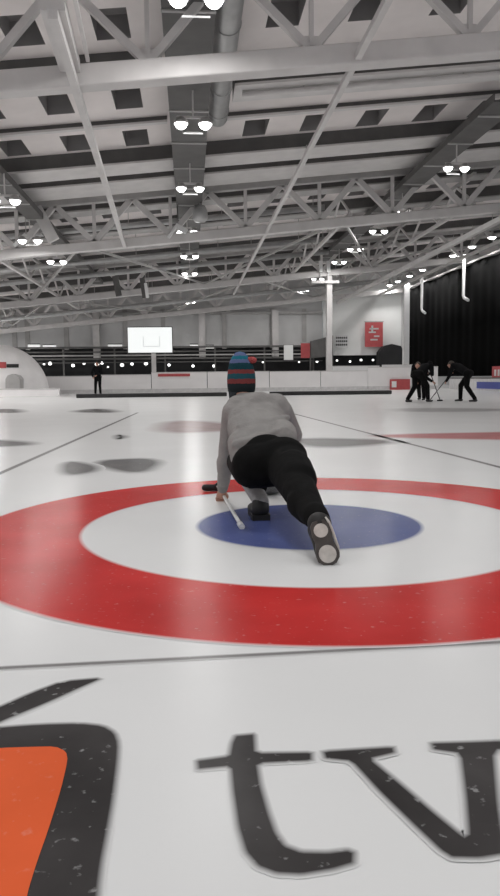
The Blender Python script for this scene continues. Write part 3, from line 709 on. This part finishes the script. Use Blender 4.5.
def curler():
    Y0 = V((.47, 3.9, 0))
    root = empty('person', Y0, label='person in grey sweatshirt, black trousers and striped bobble hat lunging low over the rings', cat='person')
    off = -Y0
    P = lambda x, y, Y: at(x, y, Y) + off
    Lhip, Rhip = P(252, 466, 3.95), P(285, 462, 3.9)
    pel = P(268, 462, 3.94)
    Rkn, Ran = P(299.5, 491, 3.5), P(319, 524, 3.13)
    Lkn, Lan = P(240, 462, 4.36), P(261, 500, 4.07)
    waist, chest, upper = P(266, 447, 4.05), P(258, 428, 4.25), P(256, 412, 4.40)
    neck, head = P(243, 400, 4.47), P(241, 380, 4.54)
    Lsh, Lel, Lwr = P(233, 412, 4.40), P(227, 452, 4.52), P(222.5, 487, 4.64)
    Rsh = P(281, 411, 4.40); Rel = V((.665, 4.66, .43))+off; Rwr = V((.52, 4.86, .235))+off
    hand = P(221.5, 496, 4.68)
    side = V((1, 0, .05))
    # body: one continuous skin, head with face, arms and hands with fingers
    b = MB()
    b.cone(Lhip, Lkn, .085, .055); b.cone(Lkn, Lan, .052, .036); b.cone(Rhip, Rkn, .085, .055); b.cone(Rkn, Ran, .052, .036)
    b.cone(pel+V((0,0,0)), waist, .14, .12, side, .7); b.cone(waist, chest, .12, .15, side, .65); b.cone(chest, upper, .15, .16, side, .6)
    b.cone(upper, neck, .075, .05); b.cone(neck, head, .052, .055)
    b.ball(head, .075, .095, .108); fwd = V((0, 1, -.05))
    b.ball(head+V((0, .085, -.01)), .014, .022, .022, 10); b.ball(head+V((0, .04, -.085)), .045, .045, .035, 12)
    for s in (-1, 1):
        b.ball(head+V((s*.078, -.005, -.01)), .01, .018, .032, 10); b.ball(head+V((s*.03, .085, .015)), .013, .01, .009, 10)
    b.cone(Lsh, Lel, .045, .036); b.cone(Lel, Lwr, .036, .025); b.cone(Rsh, Rel, .045, .036); b.cone(Rel, Rwr, .036, .025)
    # left hand: palm closed over the broom shaft
    pd = (hand-Lwr).normalized(); b.cone(Lwr, hand, .026, .036, V((1,0,0)), .55)
    for k in range(4):
        base = hand + V((-.028+.018*k, .012, -.006)); l = (.034, .042, .045, .038)[k]
        mid = base+V((-.004, .02, -.012)); tip = mid+V((0, -.012, -.02))*(l/.045)
        b.cone(base, mid, .0088, .0085, n=10); b.cone(mid, tip, .0085, .0075, n=10)
    th = hand+V((.03, -.012, .012)); b.cone(th, th+V((.012, .014, -.018)), .011, .009, n=10); b.cone(th+V((.012, .014, -.018)), th+V((.004, .026, -.034)), .009, .008, n=10)
    # right hand over the stone's handle
    rh = Rwr+V((-.005, .06, -.03)); b.cone(Rwr, rh, .026, .036, V((1,0,0)), .55)
    for k in range(4):
        base = rh+V((-.028+.018*k, .02, -.004)); mid = base+V((0, .026, -.012)); tip = mid+V((0, -.002, -.026))
        b.cone(base, mid, .0088, .0085, n=10); b.cone(mid, tip, .0085, .0075, n=10)
    th = rh+V((-.034, -.005, -.004)); b.cone(th, th+V((-.01, .02, -.014)), .011, .009, n=10); b.cone(th+V((-.01, .02, -.014)), th+V((0, .035, -.028)), .009, .008, n=10)
    body = b.blend('body', M['skin'], root, voxel=.006, smooth=3)
    # hair at the neck
    b = MB(); b.ball(head+V((0, -.025, -.03)), .078, .078, .085); b.blend('hair', M['hair'], root, voxel=.01, smooth=3)
    # sweatshirt
    b = MB()
    b.cone(waist+V((-.01, -.02, 0)), chest, .155, .185, side, .66, 24); b.cone(chest, upper, .185, .165, side, .62, 24)
    b.cone(upper+V((0, 0, .02)), neck+V((0, -.01, -.01)), .115, .062, n=20)
    b.cone(P(238, 407, 4.42), P(276, 406, 4.40), .075, .08); b.cone(P(247, 402, 4.44), P(268, 402, 4.43), .055, .055)
    b.cone(Lsh, Lel, .068, .056); b.cone(Lel, P(223.5, 482, 4.62), .055, .042); b.cone(P(225, 462, 4.54), P(224.5, 470, 4.57), .056, .05)
    b.cone(Rsh, Rel, .072, .058); b.cone(Rel, Rwr+V((0, -.03, .02)), .058, .042)
    b.cone(P(242, 444, 4.08), P(244, 457, 4.0), .085, .078); b.cone(P(282, 434, 4.05), P(283, 438, 4.0), .085, .08)
    # folds across the back
    for q0, q1, r in ((P(236, 445, 3.98), P(285, 430, 3.96), .03), (P(240, 428, 4.10), P(287, 418, 4.12), .028)): b.cone(q0, q1, r, r*.8)
    sw = b.blend('sweatshirt', M['sweater'], root, voxel=.009, smooth=5)
    b = MB(); c0 = P(223.5, 481, 4.62); c1 = P(222.6, 488, 4.645); b.cone(c0, c1, .041, .036); b.blend('cuff', M['rib'], root, voxel=.006, smooth=2)
    b = MB(); c0 = Rwr+V((0, -.035, .02)); b.cone(c0, Rwr, .041, .036); b.blend('cuff', M['rib'], root, voxel=.006, smooth=2)
    # trousers
    b = MB()
    b.cone(P(254, 466, 3.93), P(284, 461, 3.91), .125, .135, n=24); b.cone(P(268, 452, 3.97), pel, .14, .13, V((1,0,0)), .75, 24)
    b.cone(P(251, 468, 3.96), Lkn, .112, .082); b.cone(Lkn, P(257, 486, 4.15), .082, .062)
    b.cone(Rhip, Rkn, .125, .086, n=20); b.cone(P(292, 470, 3.75), P(298, 480, 3.6), .110, .098); b.cone(Rkn, P(315, 517, 3.19), .088, .058); b.cone(P(315, 515, 3.2), P(318, 520, 3.16), .060, .057)
    b.cone(P(303, 503, 3.38), P(309, 511, 3.3), .080, .068)
    b.blend('trousers', M['trousers'], root, voxel=.009, smooth=4)
    # sock at the sliding foot
    b = MB(); b.cone(Lkn.lerp(Lan, .35), Lan+V((0,0,-.01)), .062, .047); b.blend('sock', M['sock'], root, voxel=.008, smooth=2)
    # sliding shoe flat on the ice
    g0 = gnd(261.5, 521) + off
    b = MB()
    b.cone(g0+V((0, .05, .062)), g0+V((0, .06, .085)), .052, .050); b.cone(g0+V((0, .055, .045)), g0+V((-.01, .15, .045)), .05, .048, V((1,0,0)), .85)
    b.cone(g0+V((-.01, .15, .042)), g0+V((-.02, .24, .036)), .05, .042, V((1,0,0)), .75)
    sh = b.blend('shoe', M['shoe'], root, voxel=.007, smooth=3, label='black shoe flat on the ice')
    b = MB(); pr = [(-.05,.0),(.05,.0),(.055,.06),(.04,.14),(.042,.22),(.01,.285),(-.035,.285),(-.06,.22),(-.055,.12),(-.055,.05)]
    b.prism([g0+V((x, y, .0015)) for x, y in pr], (0, 0, .03)); b.build('sole', M['shoe'], sh)
    # trailing shoe: toe on the ice, sole turned to the camera
    heel = P(320.5, 530, 3.06); ball_ = P(327, 552.5, 3.03); toe = P(328.5, 562, 3.02)
    b = MB(); dn = (ball_-heel).normalized(); sd = V((1, 0, -.25))
    b.cone(heel+V((0, .035, 0)), ball_+V((0, .035, 0)), .046, .05, sd, .8); b.cone(heel+V((0, .05, .02)), Ran+V((.005, 0, .0)), .05, .052); b.cone(ball_+V((0, .035, 0)), toe+V((.0, .04, -.004)), .05, .04, sd, .75)
    b.cone(heel+V((0, .06, -.01)), ball_+V((0, .075, 0)), .048, .04)
    sh = b.blend('shoe', M['shoe'], root, voxel=.007, smooth=3, label='black shoe with its pale patched sole turned back')
    nrm = V((0, -1, 0)); ax = dn; sx = ax.cross(nrm).normalized()
    if sx.x < 0: sx = -sx
    def foot_outline(k, d0=-.05, d1=.15):
        pts = []
        Lf = (ball_-heel).length
        prof = [(-.045, .0), (-.04, .024), (-.02, .037), (.02, .040), (.05, .035), (Lf*.8, .042), (Lf+.01, .047), (Lf+.03, .042), (Lf+.05, .026), (Lf+.058, .0)]
        l = [heel+ax*t+sx*w*k*1.12 for t, w in prof]; r = [heel+ax*t-sx*w*k*1.08 for t, w in prof[1:-1]][::-1]
        return [p+V((0, -.006, 0)) for p in l+r]
    b = MB(); b.prism(foot_outline(1.0), (0, .016, 0)); b.build('sole', M['sole'], sh)
    def pad(c, rx, rz, nm):
        b = MB(); b.prism([c+V((0, -.012, 0))+sx*rx*math.cos(t)+ax*rz*math.sin(t) for t in [2*PI*i/20 for i in range(20)]], (0, .008, 0)); b.build(nm, M['sole_pad'], sh, label='pale patch on the sole')
    pad(heel+ax*.0, .031, .030, 'heel_pad'); pad(ball_+ax*.004, .038, .038, 'ball_pad')
    b = MB(); ed = [heel+ax*t+sx*w for t, w in ((-.045, .035), (-.02, .046), (.02, .050), (.06, .052), (.09, .054), (.11, .05))]; b.tube([p+V((0, .012, 0)) for p in ed], .007, 8); b.build('sole_edge', M['sole_pad'], sh, label='pale edge of the sole')
    # hat
    hc = P(241.5, 391, 4.53); hs_ = .095
    tilt = Matrix.Rotation(-.05, 4, 'Y')
    b = MB()
    prof = [(.078, -.012), (.088, .0), (.092, .03), (.093, .07), (.089, .11), (.081, .145), (.068, .18), (.05, .208), (.03, .228), (0, .236)]
    b.lathe(prof, 40)
    me = b.mesh('hat'); me.transform(Matrix.Diagonal((.96, 1.08, 1.04, 1)))
    for v in me.vertices: v.co.x -= .06*max(0, v.co.z-.12)
    me.materials.append(M['hat']); hat = bpy.data.objects.new('bobble_hat', me); C.objects.link(hat); hat.parent = root; hat.location = hc
    s = hat.modifiers.new('s', 'SOLIDIFY'); s.thickness = .008; tag(hat, label='teal, red and purple striped knitted hat')
    b = MB(); b.ball((0,0,0), .034, .026, .022, 14); pm = b.build('bobble', mat('red wool', (.42, .09, .09), .95, noise=.3, nscale=60, bump=1, bscale=80, spec=.1), hat, loc=V((.062, -.03, .19)), label='reddish bobble')
    b = MB(); b.prism([V((-.085, -.03, .01)), V((-.035, -.085, .0)), V((-.06, -.075, -.05)), V((-.078, -.05, -.055))], (.01, .012, 0)); b.build('ear_flap', mat('dark wool', (.02, .025, .03), .95, noise=.2, nscale=60), hat)
    return root
curler()

# broom lying under the left hand
g1, g2 = gnd(217, 491.5), gnd(242, 529.5)
br = empty('curling_broom', g1, label='curling broom with white shaft and black pad under the left hand', cat='broom')
d = g2-g1; b = MB(); b.tube([V((0,0,.05)), V((0,0,.05)).lerp(V((d.x, d.y, .013)), .5), V((d.x, d.y, .013))], [.0105, .0105, .0105], 12); b.build('shaft', M['broom_white'], br)
b = MB(); b.tube([V((d.x, d.y, .014))*.93+V((0,0,.0)), V((d.x, d.y, .014))], .0165, 12); b.build('grip_end', M['white'], br)
b = MB(); b.cone(V((-.085, .012, .028)), V((.05, -.012, .028)), .03, .03, V((0,1,0)), .8); b.cone(V((0,0,.035)), V((0,0,.06))+d*.05, .022, .016); b.blend('pad', M['pad_black'], br, voxel=.006, smooth=2)
# stone
st = empty('curling_stone', (.515, 4.98, 0), label='grey curling stone pushed ahead by the lunging person', cat='curling stone')
b = MB(); b.lathe([(0, .002), (.065, .002), (.09, .01), (.125, .03), (.142, .05), (.144, .066), (.138, .085), (.118, .105), (.085, .114), (0, .116)], 40); b.build('granite_body', M['granite'], st)
b = MB(); b.lathe([(0, .114), (.07, .116), (.068, .124), (0, .128)], 28); b.tube([V((0, .05, .12)), V((0, .045, .155)), V((0, .02, .17)), V((0, -.09, .172))], [.016, .015, .014, .012], 12); b.build('handle', M['handle_red'], st)

def sweeper(loc, rz, label, vx=.012, lean=1.0, mirror=1, light_leg=False, stand=False):
    root = empty('person', loc, rz, label=label, cat='person')
    mm = mirror
    if stand: J = dict(hip=(0,0,.92), ch=(0,.02,1.3), nk=(0,.02,1.46), hd=(0,.04,1.6), la=(-.12,0,.08), lk=(-.11,.03,.5), ra=(.14,.05,.08), rk=(.12,.05,.5), hl=(-.1,.32,1.0), hr=(.08,.36,.9), el=(-.28,.1,1.12), er=(.28,.12,1.1))
    else: J = dict(hip=(0,0,.86), ch=(0,.34*lean,1.06), nk=(0,.47*lean,1.13), hd=(0,.58*lean,1.13), la=(-.14,-.28,.08), lk=(-.11,.0,.47), ra=(.14,.32,.08), rk=(.12,.30,.50), hl=(-.02,.72,.62), hr=(.02,.52,.88), el=(-.2,.52,.80), er=(.27,.34,.84))
    J = {k: V((v[0]*mm, v[1], v[2])) for k, v in J.items()}
    sx = V((1,0,0)); hip, ch = J['hip'], J['ch']; up = (ch-hip).normalized(); shl, shr = ch+up*.1+sx*-.17*mm, ch+up*.1+sx*.17*mm
    hl, hr = hip+sx*-.09*mm, hip+sx*.09*mm
    b = MB()
    b.cone(hip, ch, .12, .14, sx, .65); b.cone(ch, J['nk'], .1, .05); b.cone(J['nk'], J['hd'], .052, .06); b.ball(J['hd'], .077, .095, .11)
    b.ball(J['hd']+V((0, .095, -.02)), .016, .024, .024, 8)
    for s in (-1, 1): b.ball(J['hd']+V((s*.08, 0, 0)), .012, .02, .03, 8)
    for a, k, an in ((hl, 'lk', 'la'), (hr, 'rk', 'ra')): b.cone(a, J[k], .075, .05); b.cone(J[k], J[an], .048, .034)
    for s, e, h_ in ((shl, 'el', 'hl'), (shr, 'er', 'hr')):
        b.cone(s, J[e], .045, .036); b.cone(J[e], J[h_], .034, .024); dd = (J[h_]-J[e]).normalized(); pm = J[h_]+dd*.05; b.cone(J[h_], pm, .027, .036, sx, .6)
        for k in range(4): q = pm+sx*(-.028+.019*k); b.cone(q, q+dd*.035, .010, .0095, n=8); b.cone(q+dd*.035, q+dd*.03+V((0,0,-.035)), .0095, .008, n=8)
        b.cone(pm+sx*.035, pm+sx*.045+dd*.03, .011, .009, n=8)
    b.blend('body', M['skin'], root, voxel=vx, smooth=2)
    b = MB(); b.cone(hip+up*.02, ch, .155, .175, sx, .68); b.cone(ch, ch+up*.06, .17, .14, sx, .68); b.cone(ch+up*.05, J['nk'], .1, .06)
    for s, e, h_ in ((shl, 'el', 'hl'), (shr, 'er', 'hr')): b.cone(s, J[e], .072, .058); b.cone(J[e], J[e].lerp(J[h_], .9), .056, .042)
    b.blend('jacket', M['jacket'], root, voxel=.014, smooth=3)
    b = MB(); b.cone(hl, hr, .12, .12)
    for a, k, an in ((hl, 'lk', 'la'), (hr, 'rk', 'ra')): b.cone(a, J[k], .105, .078); b.cone(J[k], J[an]+V((0,0,.03)), .076, .06)
    b.blend('trousers', M['trousers'], root, voxel=.014, smooth=3)
    for an in ('la', 'ra'):
        b = MB(); q = J[an]; b.cone(q+V((0,-.04,-.025)), q+V((0,.16,-.04)), .05, .036, sx, .8); b.cone(q+V((0,-.01,-.02)), q+V((0,0,.04)), .05, .048); b.blend('shoe', M['shoe'], root, voxel=.01, smooth=2)
    b = MB(); b.ball(J['hd']+V((0, -.015, .025)), .088, .1, .1); b.blend('cap', M['jacket'] if not light_leg else M['hair'], root, voxel=.012, smooth=2)
    return root, J
def broom_for(root, J, tipdist, label, shaft='broom_white'):
    mw = Matrix.Translation(root.location) @ Matrix.Rotation(root.rotation_euler.z, 4, 'Z')
    a, c = mw @ (J['hr']+V((0, .05, 0))), mw @ (J['hl']+V((0, .05, 0)))
    d = (c-a).normalized()
    t = (.05-a.z)/d.z; tip = a+d*t; top = a-d*.15
    o = empty('curling_broom', (tip.x, tip.y, 0), label=label, cat='broom')
    b = MB(); b.tube([tip-o.location, top-o.location], .014, 10); b.build('shaft', M[shaft], o)
    b = MB(); b.cone(V((-.07, 0, .03)), V((.07, 0, .03)), .03, .03, V((0,1,0)), .8, 12); b.build('pad', M['pad_black'], o)
r, J = sweeper((6.85, 21.5, 0), -1.0, 'person in black bent over sweeping, leftmost of the distant sweepers'); broom_for(r, J, 0, 'broom held by the leftmost distant sweeper', 'steel_dark')
r, J = sweeper((7.6, 23.4, 0), 2.6, 'person in black with bare face bent beside the leftmost sweeper', light_leg=True, mirror=-1); broom_for(r, J, 0, 'pale broom held by the middle distant sweeper')
r, J = sweeper((8.35, 21.3, 0), .75, 'person in black bent over alone, rightmost of the distant sweepers', light_leg=True); broom_for(r, J, 0, 'broom held by the rightmost distant sweeper', 'steel_dark')
r, J = sweeper((at(98, 380, 38).x, 38, 0), 2.8, 'dark clad person standing at the far boards on the left', stand=True, light_leg=True)

# ------------------------------------------------------------------ light
W = bpy.data.worlds.new('World'); bpy.context.scene.world = W; W.use_nodes = True
W.node_tree.nodes['Background'].inputs[0].default_value = (.95, .97, 1, 1); W.node_tree.nodes['Background'].inputs[1].default_value = .25
def area(x, y, z, power, sx=1.2, sy=1.2):
    l = bpy.data.lights.new('lamp_or_fill_light', 'AREA'); l.shape = 'RECTANGLE'; l.size = sx; l.size_y = sy; l.energy = power; l.color = (1, .985, .965); l.spread = PI
    o = bpy.data.objects.new('lamp_or_fill_light', l); C.objects.link(o); o.location = (x, y, z)
def disc(x, y, z, power, r=.13):
    l = bpy.data.lights.new('lamp_or_fill_light', 'AREA'); l.shape = 'DISK'; l.size = 2*r; l.energy = power; l.color = (1, .985, .965)
    o = bpy.data.objects.new('lamp_or_fill_light', l); C.objects.link(o); o.location = (x, y, z)
for i, s in enumerate(spots):                       # each lamp head shines
    pw = 40
    if s[1] > 25: pw = 22 if abs(s[0]) < 2 else 48
    if s[1] > 44: pw = 70
    for dx in (-.27, .27): disc(s[0]+dx, s[1], s[2]-.15, pw)
for x, z in ((-5.5, 5.8), (.15, 6.3), (8.6, 7.1)):  # the same rows go on behind the camera
    for y in (-6, 0, 5.8): area(x, y, z, 72, .6, .3)
for y in (27, 33): area(-13, y, 4.6, 150, .6, .3)  # added lights without fixtures, out of view, brightening the dome and boards
for y in (-4, 4, 12, 20): area(-13, y, 5, 75, .6, .3); area(16.1, y, 7.9, 75, .6, .3)
for Y in (38.15, 40.9, 43.9, 46.7, 49.75, 52.7, 55.7, 58.0): disc(16.1, Y, 7.93, 60, .18)
for x in (-20, -14):  # added fill lights with no fixtures, to lift the far end wall
    for y in (32, 44, 54): area(x, y, 4.4, 170 if y < 50 else 260, .5, .3)

sc = bpy.context.scene
sc.view_settings.view_transform = 'Standard'; sc.view_settings.look = 'None'; sc.view_settings.gamma = 1; sc.view_settings.exposure = 0.07
